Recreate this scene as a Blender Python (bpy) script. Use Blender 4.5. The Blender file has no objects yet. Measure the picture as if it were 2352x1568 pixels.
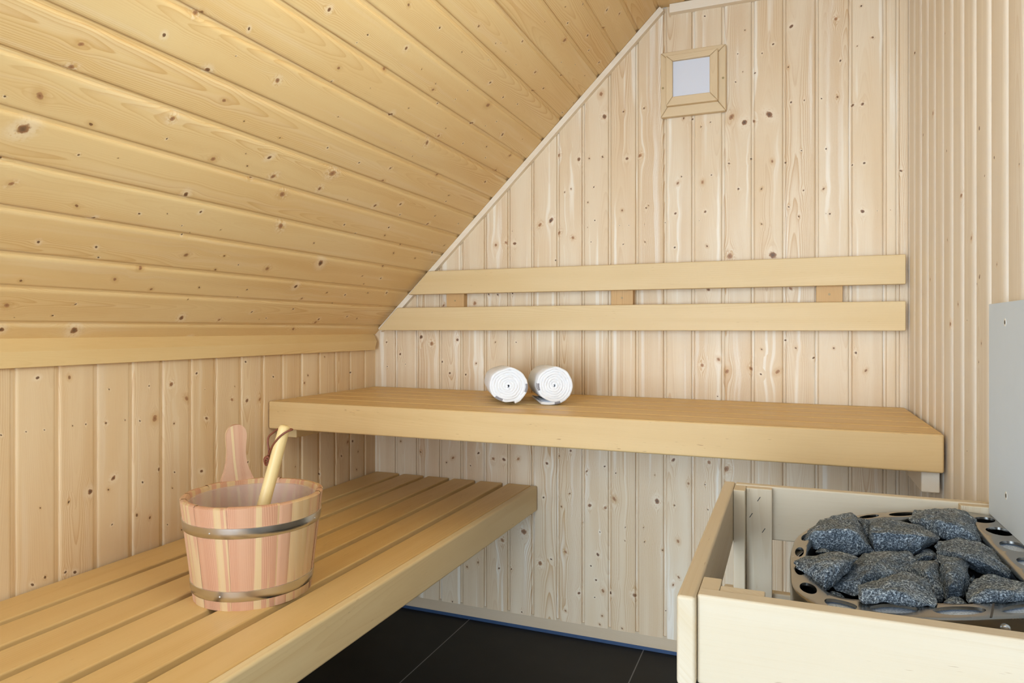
import bpy, bmesh, math, random
from mathutils import Vector, Matrix, noise as mnoise
random.seed(7)
C = bpy.context.scene.collection
R_ = math.radians

# ------------------------------------------------------------------ camera model (photo is 2352 x 1568)
F_, VPY, V0 = 1575.0, 1811.0, 755.0
YAW = math.atan((VPY - 1176) / F_)
SN, CS = math.sin(YAW), math.cos(YAW)
def ray(u, v):
    t = (u - 1176) / F_
    return Vector((-SN + t * CS, CS + t * SN, (V0 - v) / F_))
def at_y(u, v, y):
    d = ray(u, v); return d * (y / d.y)
def at_x(u, v, x):
    d = ray(u, v); return d * (x / d.x)
def at_z(u, v, z):
    d = ray(u, v); return d * (z / d.z)
def at_plane(u, v, p0, n):
    d = ray(u, v); return d * (p0.dot(n) / d.dot(n))

# room, metres; the origin is the camera's eye
XL, XR, YB, YF = -1.507, 0.3224, 2.30, -0.60
ZF, ZC = -1.078, 1.066
SL_E = Vector((0.7155, 0, 0.6986)); SL_N = Vector((0.6986, 0, -0.7155)); SL_0 = Vector((-1.474, 0, 0.0102))
def slope_z(x): return 0.0102 + (x + 1.474) * 0.6986 / 0.7155

# ------------------------------------------------------------------ materials
def new_mat(name):
    m = bpy.data.materials.new(name); m.use_nodes = True
    nt = m.node_tree; nt.nodes.clear()
    out = nt.nodes.new('ShaderNodeOutputMaterial'); b = nt.nodes.new('ShaderNodeBsdfPrincipled')
    nt.links.new(b.outputs[0], out.inputs[0])
    return m, nt, b
class N:
    """small helper for wiring nodes"""
    def __init__(s, nt): s.nt = nt
    def _in(s, sock, v):
        if hasattr(v, 'is_linked') or isinstance(v, bpy.types.NodeSocket): s.nt.links.new(v, sock)
        else: sock.default_value = v
    def math(s, op, a, b=None, c=None, clamp=False):
        n = s.nt.nodes.new('ShaderNodeMath'); n.operation = op; n.use_clamp = clamp
        s._in(n.inputs[0], a)
        if b is not None: s._in(n.inputs[1], b)
        if c is not None: s._in(n.inputs[2], c)
        return n.outputs[0]
    def attr(s, name):
        n = s.nt.nodes.new('ShaderNodeAttribute'); n.attribute_name = name; return n
    def sep(s, v):
        n = s.nt.nodes.new('ShaderNodeSeparateXYZ'); s._in(n.inputs[0], v); return n.outputs
    def comb(s, x, y, z):
        n = s.nt.nodes.new('ShaderNodeCombineXYZ')
        for i, q in enumerate((x, y, z)): s._in(n.inputs[i], q)
        return n.outputs[0]
    def noise(s, vec, scale=1.0, detail=2.0, rough=0.5):
        n = s.nt.nodes.new('ShaderNodeTexNoise'); s._in(n.inputs['Vector'], vec)
        n.inputs['Scale'].default_value = scale; n.inputs['Detail'].default_value = detail; n.inputs['Roughness'].default_value = rough
        return n.outputs['Fac']
    def vor(s, vec, scale=1.0):
        n = s.nt.nodes.new('ShaderNodeTexVoronoi'); s._in(n.inputs['Vector'], vec); n.inputs['Scale'].default_value = scale
        return n
    def white(s, w):
        n = s.nt.nodes.new('ShaderNodeTexWhiteNoise'); n.noise_dimensions = '1D'; s._in(n.inputs['W'], w); return n.outputs
    def ramp(s, fac, stops, interp='LINEAR'):
        n = s.nt.nodes.new('ShaderNodeValToRGB'); n.color_ramp.interpolation = interp
        e = n.color_ramp.elements
        while len(e) > 1: e.remove(e[-1])
        e[0].position = stops[0][0]; e[0].color = col(stops[0][1])
        for p, c in stops[1:]:
            q = e.new(p); q.color = col(c)
        s._in(n.inputs[0], fac); return n.outputs[0]
    def mix(s, fac, a, b, mode='MIX'):
        n = s.nt.nodes.new('ShaderNodeMix'); n.data_type = 'RGBA'; n.blend_type = mode
        s._in(n.inputs[0], fac)
        for i, q in ((6, a), (7, b)):
            if isinstance(q, tuple): n.inputs[i].default_value = col(q)
            else: s._in(n.inputs[i], q)
        return n.outputs[2]
    def smooth(s, v, lo, hi):
        n = s.nt.nodes.new('ShaderNodeMapRange'); n.interpolation_type = 'SMOOTHSTEP'
        s._in(n.inputs[0], v); n.inputs[1].default_value = lo; n.inputs[2].default_value = hi
        return n.outputs[0]
    def bump(s, h, strength, dist, b):
        n = s.nt.nodes.new('ShaderNodeBump'); s._in(n.inputs['Height'], h)
        n.inputs['Strength'].default_value = strength; n.inputs['Distance'].default_value = dist
        s.nt.links.new(n.outputs[0], b.inputs['Normal'])
def lin(c):
    return tuple(((x / 255) / 12.92 if x / 255 <= 0.04045 else ((x / 255 + 0.055) / 1.055) ** 2.4) for x in c)
def col(c):
    return (c[0], c[1], c[2], 1.0)
def S(r, g, b): return lin((r, g, b))

ALB = 0.95
def wood(name, light, line, deep, ring=330.0, line_amt=0.55, tint=0.10, knots=True, flecks=0.0, rough=0.5, pale=0.0, spec=0.35, streak=0.0, alb=ALB):
    """planed softwood: growth rings in board coordinates that flow round the knots"""
    light, line, deep = (tuple(v * alb for v in q) for q in (light, line, deep))
    m, nt, b = new_mat(name); n = N(nt)
    g = n.sep(n.attr('grain').outputs['Vector']); x, l, seed = g[0], g[1], g[2]
    w = n.white(seed); ws = n.sep(w[1])
    xe = x
    if knots:
        qs = []
        for a in ('knot_a', 'knot_b'):
            v = n.attr(a).outputs['Vector']; q = n.sep(v); r = n.math('MAXIMUM', q[2], 0.00001)
            qs.append((v, n.math('DIVIDE', n.math('ADD', n.math('MULTIPLY', q[0], q[0]), n.math('MULTIPLY', q[1], q[1])), n.math('MULTIPLY', r, r))))
        sel = n.math('LESS_THAN', qs[1][1], qs[0][1])
        mx = nt.nodes.new('ShaderNodeMix'); mx.data_type = 'VECTOR'; n._in(mx.inputs[0], sel); n._in(mx.inputs[4], qs[0][0]); n._in(mx.inputs[5], qs[1][0])
        q = n.sep(mx.outputs[1]); dx, dl, r = q[0], q[1], n.math('MAXIMUM', q[2], 0.00001)
        r2 = n.math('MULTIPLY', r, r); dx2 = n.math('MULTIPLY', dx, dx); dl2 = n.math('MULTIPLY', dl, dl)
        u2 = n.math('DIVIDE', dl2, n.math('MULTIPLY', r2, 100.0))
        win = n.math('MAXIMUM', n.math('SUBTRACT', 1.0, u2), 0.0); win = n.math('MULTIPLY', win, win)
        den = n.math('ADD', n.math('ADD', dx2, n.math('MULTIPLY', dl2, 0.13)), n.math('MULTIPLY', r2, 1.6))
        push = n.math('DIVIDE', n.math('MULTIPLY', n.math('MULTIPLY', dx, r2), 3.4), den)
        xe = n.math('SUBTRACT', xe, n.math('MULTIPLY', push, win))
        kw = n.white(n.math('MULTIPLY', r, 91731.0)); kk = kw[0]; k2 = n.sep(kw[1])
        # each knot has its own oval
        ex = n.math('MULTIPLY_ADD', k2[0], 0.9, 0.7); el = n.math('MULTIPLY_ADD', k2[1], 0.7, 0.65); sk = n.math('MULTIPLY_ADD', k2[2], 1.0, -0.5)
        dxs = n.math('ADD', dx, n.math('MULTIPLY', dl, sk))
        rho = n.math('SQRT', n.math('DIVIDE', n.math('ADD', n.math('MULTIPLY', n.math('MULTIPLY', dxs, dxs), ex), n.math('MULTIPLY', dl2, el)), r2))
    lv = n.comb(n.math('MULTIPLY', l, 1.3), n.math('MULTIPLY', seed, 7.31), n.math('MULTIPLY', xe, 4.0))
    wob = n.noise(lv, 1.0, 1.0)
    lv2 = n.comb(n.math('MULTIPLY', l, 0.9), n.math('MULTIPLY', seed, 3.17), 5.0)
    hh = n.noise(lv2, 1.0, 0.0)
    cx = n.math('MULTIPLY_ADD', ws[0], 0.13, -0.065)
    xx = n.math('ADD', n.math('SUBTRACT', xe, cx), n.math('MULTIPLY_ADD', wob, 0.030, -0.015))
    h = n.math('MULTIPLY_ADD', hh, 0.10, -0.020)
    q = n.math('SQRT', n.math('ADD', n.math('MULTIPLY', xx, xx), n.math('MULTIPLY', h, h)))
    fr = n.math('FRACT', n.math('MULTIPLY', q, ring))
    late = n.math('POWER', fr, 2.6)
    late = n.math('MULTIPLY', late, n.math('SUBTRACT', 1.0, n.smooth(fr, 0.92, 1.0)))
    # strength of the ring lines changes over the board
    zone = n.noise(n.comb(n.math('MULTIPLY', q, 38.0), n.math('MULTIPLY', l, 0.8), seed), 1.0, 0.0)
    late = n.math('MULTIPLY', late, n.math('MULTIPLY_ADD', n.smooth(zone, 0.36, 0.66), 1.15, 0.18))
    fib = n.noise(n.comb(n.math('MULTIPLY', xe, 900.0), n.math('MULTIPLY', l, 14.0), seed), 1.0, 1.0)
    big = n.noise(n.comb(n.math('MULTIPLY', x, 16.0), n.math('MULTIPLY', l, 2.6), seed), 1.0, 1.0)
    base = n.mix(n.smooth(big, 0.32, 0.72), light, tuple(light[i] * 0.70 + deep[i] * 0.30 for i in range(3)))
    base = n.mix(n.math('MULTIPLY', ws[1], tint * 3.2), base, deep)
    if pale:
        # long pale streaks: sheen on the lacquered boards, painted into the colour
        pn = n.noise(n.comb(n.math('MULTIPLY', xe, 55.0), n.math('MULTIPLY', l, 1.6), n.math('ADD', seed, 40.0)), 1.0, 1.0)
        base = n.mix(n.math('MULTIPLY', n.smooth(pn, 0.56, 0.72), pale), base, tuple(v * min(1, alb * 1.12) for v in S(252, 244, 230)))
    c = n.mix(n.math('MULTIPLY', late, line_amt), base, line)
    c = n.mix(n.math('MULTIPLY', n.smooth(fib, 0.45, 0.8), 0.16), c, deep)
    if streak:
        sn = n.noise(n.comb(n.math('MULTIPLY', xe, 26.0), n.math('MULTIPLY', l, 1.1), n.math('ADD', seed, 9.0)), 1.0, 1.0)
        c = n.mix(n.math('MULTIPLY', n.smooth(sn, 0.5, 0.75), streak), c, deep)
    if flecks:
        fn = n.noise(n.comb(n.math('MULTIPLY', x, 420.0), n.math('MULTIPLY', l, 38.0), seed), 1.0, 1.0)
        pn = n.noise(n.comb(n.math('MULTIPLY', x, 30.0), n.math('MULTIPLY', l, 4.0), n.math('ADD', seed, 3.0)), 1.0, 0.0)
        c = n.mix(n.math('MULTIPLY', n.math('MULTIPLY', n.smooth(fn, 0.70, 0.78), n.smooth(pn, 0.5, 0.62)), flecks), c, S(140, 96, 52))
    if knots:
        nz = n.noise(n.comb(n.math('MULTIPLY', dx, 160.0), n.math('MULTIPLY', dl, 160.0), seed), 1.0, 2.0)
        rn = n.math('ADD', rho, n.math('MULTIPLY_ADD', nz, 0.8, -0.4))
        small = n.math('SUBTRACT', 1.0, n.smooth(r, 0.0028, 0.0060))
        halo = n.math('SUBTRACT', 1.0, n.smooth(rn, 0.9, 3.0))
        hc = n.mix(n.smooth(n.math('ADD', nz, n.math('MULTIPLY_ADD', kk, 0.5, -0.25)), 0.4, 0.6), tuple(v * min(1, alb * 1.1) for v in S(246, 232, 210)), tuple(v * alb for v in S(206, 160, 100)))
        c = n.mix(n.math('MULTIPLY', halo, 0.40), c, hc)
        dark = n.ramp(n.math('MULTIPLY', rn, 0.8), [(0.0, S(56, 32, 16)), (0.3, S(96, 56, 28)), (0.55, S(146, 94, 52)), (0.8, S(160, 106, 60))])
        live = n.ramp(n.math('MULTIPLY', rn, 0.8), [(0.0, S(126, 80, 48)), (0.18, S(158, 112, 76)), (0.5, S(178, 130, 92)), (0.8, S(162, 108, 66))])
        kc = n.mix(n.smooth(kk, 0.22, 0.48), dark, live)
        kc = n.mix(small, kc, S(86, 54, 30))
        c = n.mix(n.math('MULTIPLY', n.math('SUBTRACT', 1.0, n.smooth(rn, 0.62, 0.95)), 0.9), c, kc)
    nt.links.new(c, b.inputs['Base Color'])
    b.inputs['Roughness'].default_value = rough; b.inputs['Specular IOR Level'].default_value = spec
    return m

def plain(name, c, rough=0.5, metal=0.0, spec=0.5, noise_amt=0.0, noise_scale=40.0, bump=0.0):
    m, nt, b = new_mat(name); n = N(nt)
    tc = nt.nodes.new('ShaderNodeTexCoord')
    if noise_amt or bump:
        f = n.noise(tc.outputs['Object'], noise_scale, 3.0)
        cc = n.mix(n.math('MULTIPLY', f, noise_amt), c, tuple(v * 0.45 for v in c))
        nt.links.new(cc, b.inputs['Base Color'])
        if bump: n.bump(f, bump, 0.002, b)
    else: b.inputs['Base Color'].default_value = col(c)
    b.inputs['Roughness'].default_value = rough; b.inputs['Metallic'].default_value = metal; b.inputs['Specular IOR Level'].default_value = spec
    return m

M = {}
M['panel'] = wood('spruce_panel', S(243, 226, 200), S(204, 160, 108), S(224, 188, 138), ring=300, line_amt=0.75, pale=0.8, rough=0.5, tint=0.09)
M['panel_left'] = wood('spruce_left_warm_lit', S(240, 216, 180), S(200, 150, 96), S(224, 186, 132), ring=300, line_amt=0.62, pale=0.18, rough=0.5, tint=0.08)  # same spruce, more saturated: warm light at the left put into the colour
M['panel_ceiling'] = wood('spruce_ceiling_warm_lit', S(240, 212, 160), S(208, 158, 94), S(226, 184, 120), ring=340, line_amt=0.6, pale=0.1, rough=0.5, tint=0.06)  # same spruce, yellower: warm light overhead put into the colour
M['panel_right'] = wood('spruce_right_cool_lit', S(244, 234, 220), S(216, 192, 162), S(230, 214, 192), ring=300, line_amt=0.4, pale=0.5, rough=0.45, tint=0.05)  # same spruce, less saturated: cool daylight at the right put into the colour
M['trim'] = wood('spruce_trim', S(252, 241, 224), S(220, 192, 154), S(230, 204, 166), ring=360, line_amt=0.3, knots=False, rough=0.55, tint=0.03)
M['base'] = wood('baseboard_wood', S(236, 214, 184), S(206, 174, 134), S(216, 186, 146), ring=360, line_amt=0.3, knots=False, rough=0.6, tint=0.03, alb=0.8)
M['trim_ceiling'] = wood('spruce_ceiling_trim', S(234, 204, 150), S(206, 164, 104), S(220, 180, 118), ring=360, line_amt=0.35, knots=False, rough=0.5, tint=0.03)
M['bench'] = wood('bench_wood', S(234, 200, 140), S(206, 162, 98), S(218, 176, 110), ring=150, line_amt=0.25, knots=False, flecks=0.35, rough=0.45, tint=0.05, streak=0.35)
M['abachi'] = wood('abachi_front', S(222, 188, 134), S(200, 160, 104), S(206, 168, 112), ring=170, line_amt=0.25, knots=False, flecks=0.6, rough=0.5, tint=0.02, streak=0.25)
M['abachi_pale_lit'] = wood('abachi_low_front_lit', S(244, 222, 176), S(222, 190, 134), S(230, 200, 146), ring=170, line_amt=0.35, knots=False, flecks=0.4, rough=0.5, tint=0.02, streak=0.5)  # yellow-grey board, also lightened in colour to make up for weak light there
M['backrest'] = wood('backrest_wood', S(232, 206, 160), S(210, 178, 124), S(218, 186, 130), ring=200, line_amt=0.3, knots=False, flecks=0.2, rough=0.5, tint=0.03, streak=0.35)
M['batten'] = wood('batten_wood', S(216, 178, 126), S(180, 134, 82), S(196, 150, 96), ring=320, line_amt=0.4, knots=False, rough=0.6, tint=0.03)
M['guard'] = wood('guard_wood', S(228, 214, 190), S(204, 176, 134), S(214, 191, 152), ring=150, line_amt=0.28, knots=False, flecks=0.5, rough=0.5, tint=0.03, streak=0.35, alb=0.86)
M['lamp_wood'] = wood('lamp_wood', S(234, 210, 172), S(208, 176, 132), S(216, 188, 144), ring=420, line_amt=0.3, knots=False, rough=0.5, tint=0.02)
M['ladle_wood'] = wood('ladle_wood', S(236, 208, 150), S(216, 180, 116), S(222, 188, 126), ring=200, line_amt=0.2, knots=False, rough=0.4, tint=0.02)

def larch():
    """bucket staves: pink heartwood beside yellow sapwood, fine straight grain"""
    m, nt, b = new_mat('bucket_larch'); n = N(nt)
    g = n.sep(n.attr('grain').outputs['Vector']); x, l, seed = g[0], g[1], g[2]
    kk = n.white(n.math('FLOOR', seed)); k3 = n.sep(kk[1])
    xs = n.math('ADD', x, n.math('MULTIPLY', n.math('MULTIPLY_ADD', k3[2], 0.10, -0.05), l))
    st = n.noise(n.comb(n.math('MULTIPLY', xs, 105.0), n.math('MULTIPLY', l, 1.2), n.math('MULTIPLY', seed, 5.0)), 1.0, 0.0)
    heart = n.smooth(n.math('ADD', st, n.math('MULTIPLY_ADD', k3[0], 0.34, -0.17)), 0.49, 0.54)
    isb = n.smooth(seed, 15.25, 15.28); isb = n.math('MULTIPLY', isb, n.math('SUBTRACT', 1.0, n.smooth(seed, 15.32, 15.35)))
    strip = n.math('SUBTRACT', 1.0, n.smooth(n.math('ABSOLUTE', n.math('ADD', n.math('ADD', xs, 0.002), n.math('MULTIPLY', l, 0.03))), 0.002, 0.0032))
    heart = n.math('ADD', n.math('MULTIPLY', heart, n.math('SUBTRACT', 1.0, isb)), n.math('MULTIPLY', strip, isb))
    c = n.mix(heart, S(208, 160, 128), S(214, 184, 140))
    c = n.mix(n.math('MULTIPLY', n.smooth(k3[1], 0.55, 0.75), 0.8), c, S(212, 170, 140))
    c = n.mix(n.math('MULTIPLY', strip, isb), c, S(226, 202, 158))
    ln = n.math('FRACT', n.math('MULTIPLY', n.math('ADD', xs, n.math('MULTIPLY', n.noise(n.comb(n.math('MULTIPLY', xs, 30.0), n.math('MULTIPLY', l, 3.0), seed), 1.0, 1.0), 0.012)), 420.0))
    am = n.smooth(n.noise(n.comb(n.math('MULTIPLY', xs, 90.0), 0.0, seed), 1.0, 0.0), 0.40, 0.62)
    c = n.mix(n.math('MULTIPLY', n.math('POWER', ln, 2.0), n.math('MULTIPLY_ADD', am, 0.5, 0.12)), c, n.mix(heart, S(178, 106, 74), S(196, 140, 84)))
    nt.links.new(c, b.inputs['Base Color']); b.inputs['Roughness'].default_value = 0.5; b.inputs['Specular IOR Level'].default_value = 0.3
    return m
M['larch'] = larch()

def steel(name, c, rough, scale=60.0, aniso=0.0):
    m, nt, b = new_mat(name); n = N(nt)
    tc = nt.nodes.new('ShaderNodeTexCoord')
    f = n.noise(tc.outputs['Object'], scale, 3.0)
    cc = n.mix(n.math('MULTIPLY', f, 0.2), c, tuple(v * 0.75 for v in c))
    nt.links.new(cc, b.inputs['Base Color']); b.inputs['Metallic'].default_value = 1.0
    nt.links.new(n.math('MULTIPLY_ADD', f, 0.05, rough), b.inputs['Roughness'])
    return m
M['steel'] = steel('brushed_steel', (0.34, 0.33, 0.31), 0.24)
M['steel_dark'] = steel('dark_steel', (0.20, 0.20, 0.21), 0.30)
M['hoop'] = steel('hoop_steel', (0.70, 0.70, 0.70), 0.26, 25.0)
M['bolt'] = steel('bolt_steel', (0.75, 0.75, 0.75), 0.2)
M['shield'] = plain('grey_shield_board', S(216, 230, 246), 0.6, noise_amt=0.06, noise_scale=30, spec=0.3)
M['shield_slot'] = plain('slot_bright', S(236, 236, 232), 0.4)
M['slot_dark'] = plain('slot_dark', S(70, 66, 62), 0.6)
M['lamp_pane'] = plain('opal_pane', S(222, 226, 238), 0.35, spec=0.4)
M['screw'] = plain('screw_brass', S(168, 146, 100), 0.45)
M['leather'] = plain('brown_leather', S(128, 66, 38), 0.55, noise_amt=0.4, noise_scale=200)
M['membrane'] = plain('blue_membrane', S(52, 78, 116), 0.5, noise_amt=0.4, noise_scale=60)
M['heater_wool'] = None

def granite():
    m, nt, b = new_mat('grey_granite'); n = N(nt)
    tc = nt.nodes.new('ShaderNodeTexCoord'); o = tc.outputs['Object']
    a = n.noise(o, 420.0, 3.0, 0.65)
    v = n.noise(o, 900.0, 1.0)
    big = n.noise(o, 22.0, 2.0)
    g = n.math('ADD', n.math('MULTIPLY', a, 0.75), n.math('MULTIPLY', v, 0.35))
    g = n.math('ADD', g, n.math('MULTIPLY_ADD', big, 0.16, -0.08))
    c = n.ramp(g, [(0.36, S(26, 30, 37)), (0.48, S(62, 71, 81)), (0.57, S(102, 113, 123)), (0.65, S(166, 177, 185)), (0.77, S(220, 224, 225))])
    warm = n.noise(o, 30.0, 2.0)
    c = n.mix(n.math('MULTIPLY', n.smooth(warm, 0.55, 0.75), 0.25), c, S(112, 100, 84))
    nt.links.new(c, b.inputs['Base Color']); b.inputs['Roughness'].default_value = 0.75; b.inputs['Specular IOR Level'].default_value = 0.35
    n.bump(n.math('ADD', g, n.noise(o, 110.0, 3.0)), 0.6, 0.0016, b)
    return m
M['granite'] = granite()
def wool():
    m, nt, b = new_mat('pale_mineral_fill'); n = N(nt)
    tc = nt.nodes.new('ShaderNodeTexCoord'); o = tc.outputs['Object']
    a = n.noise(o, 500.0, 3.0, 0.7)
    nt.links.new(n.ramp(a, [(0.35, S(150, 166, 186)), (0.6, S(206, 218, 236)), (0.75, S(240, 244, 250))]), b.inputs['Base Color'])
    b.inputs['Roughness'].default_value = 0.8
    n.bump(a, 0.5, 0.001, b)
    return m
M['wool'] = wool()
def terry():
    m, nt, b = new_mat('white_terry'); n = N(nt)
    tc = nt.nodes.new('ShaderNodeTexCoord'); o = tc.outputs['Object']
    a = n.noise(o, 700.0, 2.0, 0.6); f = n.noise(o, 60.0, 3.0)
    nt.links.new(n.mix(a, S(250, 250, 252), S(234, 235, 240)), b.inputs['Base Color'])
    b.inputs['Roughness'].default_value = 0.95; b.inputs['Specular IOR Level'].default_value = 0.1
    b.inputs['Sheen Weight'].default_value = 0.25
    n.bump(n.math('ADD', a, n.math('MULTIPLY', f, 1.5)), 0.5, 0.0016, b)
    return m
M['terry'] = terry()
def band():
    m, nt, b = new_mat('grey_woven_band'); n = N(nt)
    tc = nt.nodes.new('ShaderNodeTexCoord'); o = tc.outputs['Object']
    w = nt.nodes.new('ShaderNodeTexWave'); nt.links.new(o, w.inputs['Vector']); w.inputs['Scale'].default_value = 160.0
    w.bands_direction = 'DIAGONAL'; w.inputs['Distortion'].default_value = 1.5; w.inputs['Detail'].default_value = 0
    nt.links.new(n.ramp(w.outputs['Fac'], [(0.35, S(92, 88, 96)), (0.65, S(186, 182, 186))]), b.inputs['Base Color'])
    b.inputs['Roughness'].default_value = 0.95
    return m
M['band'] = band()
def tiles():
    m, nt, b = new_mat('black_floor_tile'); n = N(nt)
    tc = nt.nodes.new('ShaderNodeTexCoord'); p = n.sep(tc.outputs['Object'])
    def line(v, off, pitch):
        q = n.math('FRACT', n.math('DIVIDE', n.math('SUBTRACT', v, off - 100 * pitch), pitch))
        d = n.math('MULTIPLY', n.math('SUBTRACT', 0.5, n.math('ABSOLUTE', n.math('SUBTRACT', q, 0.5))), pitch)
        return n.math('SUBTRACT', 1.0, n.smooth(d, 0.0012, 0.0022))
    g = n.math('MAXIMUM', line(p[0], -1.0985, 0.647), line(p[1], 1.66, 0.647))
    f = n.noise(tc.outputs['Object'], 9.0, 4.0); dust = n.noise(tc.outputs['Object'], 320.0, 2.0)
    c = n.mix(f, S(24, 24, 25), S(40, 39, 38))
    c = n.mix(n.math('MULTIPLY', n.smooth(dust, 0.74, 0.8), 0.3), c, S(120, 112, 100))
    c = n.mix(g, c, S(124, 124, 124))
    nt.links.new(c, b.inputs['Base Color']); b.inputs['Roughness'].default_value = 0.55; b.inputs['Specular IOR Level'].default_value = 0.25
    return m
M['tile'] = tiles()
def liner():
    m, nt, b = new_mat('milky_plastic_liner'); n = N(nt)
    b.inputs['Base Color'].default_value = col(S(228, 212, 206)); b.inputs['Roughness'].default_value = 0.25
    b.inputs['Alpha'].default_value = 0.38
    return m
M['liner'] = liner()

# ------------------------------------------------------------------ mesh builder
class MB:
    def __init__(s):
        s.v = []; s.f = []; s.g = []; s.ka = []; s.kb = []
    def quad(s, idx, g=None, ka=None, kb=None):
        s.f.append(tuple(idx)); k = len(idx)
        s.g.append(g or [(0, 0, 0)] * k); s.ka.append(ka or [(1, 1, 0)] * k); s.kb.append(kb or [(1, 1, 0)] * k)
    def add(s, p): s.v.append(tuple(p)); return len(s.v) - 1
    def build(s, name, mat, parent=None, bevel=0.0, seg=2, smooth=True, angle=35, loc=None, knots=False, solid=0.0):
        me = bpy.data.meshes.new(name)
        off = Vector(loc) if loc is not None else Vector((0, 0, 0))
        me.from_pydata([tuple(Vector(p) - off) for p in s.v], [], s.f)
        def put(an, rows):
            a = me.attributes.new(an, 'FLOAT_VECTOR', 'CORNER')
            flat = []
            for r in rows:
                for t in r: flat.extend(t)
            a.data.foreach_set('vector', flat)
        put('grain', s.g)
        if knots: put('knot_a', s.ka); put('knot_b', s.kb)
        me.materials.append(mat)
        if smooth:
            me.shade_smooth(); me.set_sharp_from_angle(angle=R_(angle))
        me.update()
        o = bpy.data.objects.new(name, me); C.objects.link(o)
        o.location = off
        if parent is not None:
            o.parent = parent; o.matrix_parent_inverse = Matrix.Identity(4)
            o.location = off - parent.location
        if solid:
            md = o.modifiers.new('thick', 'SOLIDIFY'); md.thickness = solid; md.offset = 0
        if bevel:
            md = o.modifiers.new('edges', 'BEVEL'); md.width = bevel; md.segments = seg; md.limit_method = 'ANGLE'; md.angle_limit = R_(40); md.harden_normals = True
        return o
    def hexa(s, p, along, seed=None):
        """p: 8 corners, bottom ring 0-3 then top ring 4-7 counter-clockwise seen from above; along: grain direction"""
        seed = random.uniform(0, 60) if seed is None else seed
        al = Vector(along).normalized()
        a1 = al.orthogonal().normalized(); 
        # pick stable axes across the grain
        cand = [Vector((1, 0, 0)), Vector((0, 1, 0)), Vector((0, 0, 1))]
        cand.sort(key=lambda q: abs(q.dot(al))); a1, a2 = cand[0], cand[1]
        pts = [Vector(q) for q in p]; cen = sum(pts, Vector()) / 8
        b = len(s.v)
        for q in pts: s.v.append(tuple(q))
        for f in ((0, 3, 2, 1), (4, 5, 6, 7), (0, 1, 5, 4), (1, 2, 6, 5), (2, 3, 7, 6), (3, 0, 4, 7)):
            gg = []
            for i in f:
                d = pts[i] - cen
                gg.append((d.dot(a1) + d.dot(a2) * 1.0, pts[i].dot(al), seed))
            s.quad([b + i for i in f], gg)
    def box(s, x0, x1, y0, y1, z0, z1, along=(1, 0, 0), seed=None):
        s.hexa([(x0, y0, z0), (x1, y0, z0), (x1, y1, z0), (x0, y1, z0), (x0, y0, z1), (x1, y0, z1), (x1, y1, z1), (x0, y1, z1)], along, seed)
    def tube(s, pts, r, n=10, caps=True, seed=0.0, taper=None):
        pts = [Vector(p) for p in pts]; rings = []
        up = None; L = 0.0
        for i, p in enumerate(pts):
            d = (pts[min(i + 1, len(pts) - 1)] - pts[max(i - 1, 0)]).normalized()
            if up is None: up = d.orthogonal().normalized()
            up = (up - d * up.dot(d)).normalized(); sd = d.cross(up)
            rr = r if taper is None else taper[i]
            if i: L += (p - pts[i - 1]).length
            ring = []
            for k in range(n):
                a = 2 * math.pi * k / n
                ring.append(s.add(p + (up * math.cos(a) + sd * math.sin(a)) * rr))
            rings.append((ring, L, rr))
        for (ra, la, qa), (rb, lb, qb) in zip(rings, rings[1:]):
            for k in range(n):
                k2 = (k + 1) % n
                xs = [math.cos(2 * math.pi * t / n) * r + math.sin(2 * math.pi * t / n) * r * .6 for t in (k, k + 1)]
                s.quad([ra[k], ra[k2], rb[k2], rb[k]], [(xs[0], la, seed), (xs[1], la, seed), (xs[1], lb, seed), (xs[0], lb, seed)])
        if caps:
            s.quad(list(reversed(rings[0][0]))); s.quad(rings[-1][0])
    def disc(s, c, nrm, r, h, n=16, dome=0.0):
        """a short round stud standing on point c"""
        nrm = Vector(nrm).normalized(); u = nrm.orthogonal().normalized(); w = nrm.cross(u); c = Vector(c)
        lv = [(r, 0), (r, h), (r * .75, h + dome), (r * .35, h + dome * 1.3)]
        rings = [[s.add(c + nrm * hh + (u * math.cos(6.2832 * k / n) + w * math.sin(6.2832 * k / n)) * rr) for k in range(n)] for rr, hh in lv]
        for a, b in zip(rings, rings[1:]):
            for k in range(n): s.quad([a[k], a[(k + 1) % n], b[(k + 1) % n], b[k]])
        s.quad(rings[-1]); s.quad(list(reversed(rings[0])))

def tag(o, label=None, cat=None, group=None, kind=None):
    if label: o['label'] = label
    if cat: o['category'] = cat
    if group: o['group'] = group
    if kind: o['kind'] = kind
    return o
def thing(name, label, cat, loc=(0, 0, 0), group=None):
    o = bpy.data.objects.new(name, None); C.objects.link(o); o.location = loc; o.empty_display_size = 0.05
    return tag(o, label, cat, group)

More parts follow.
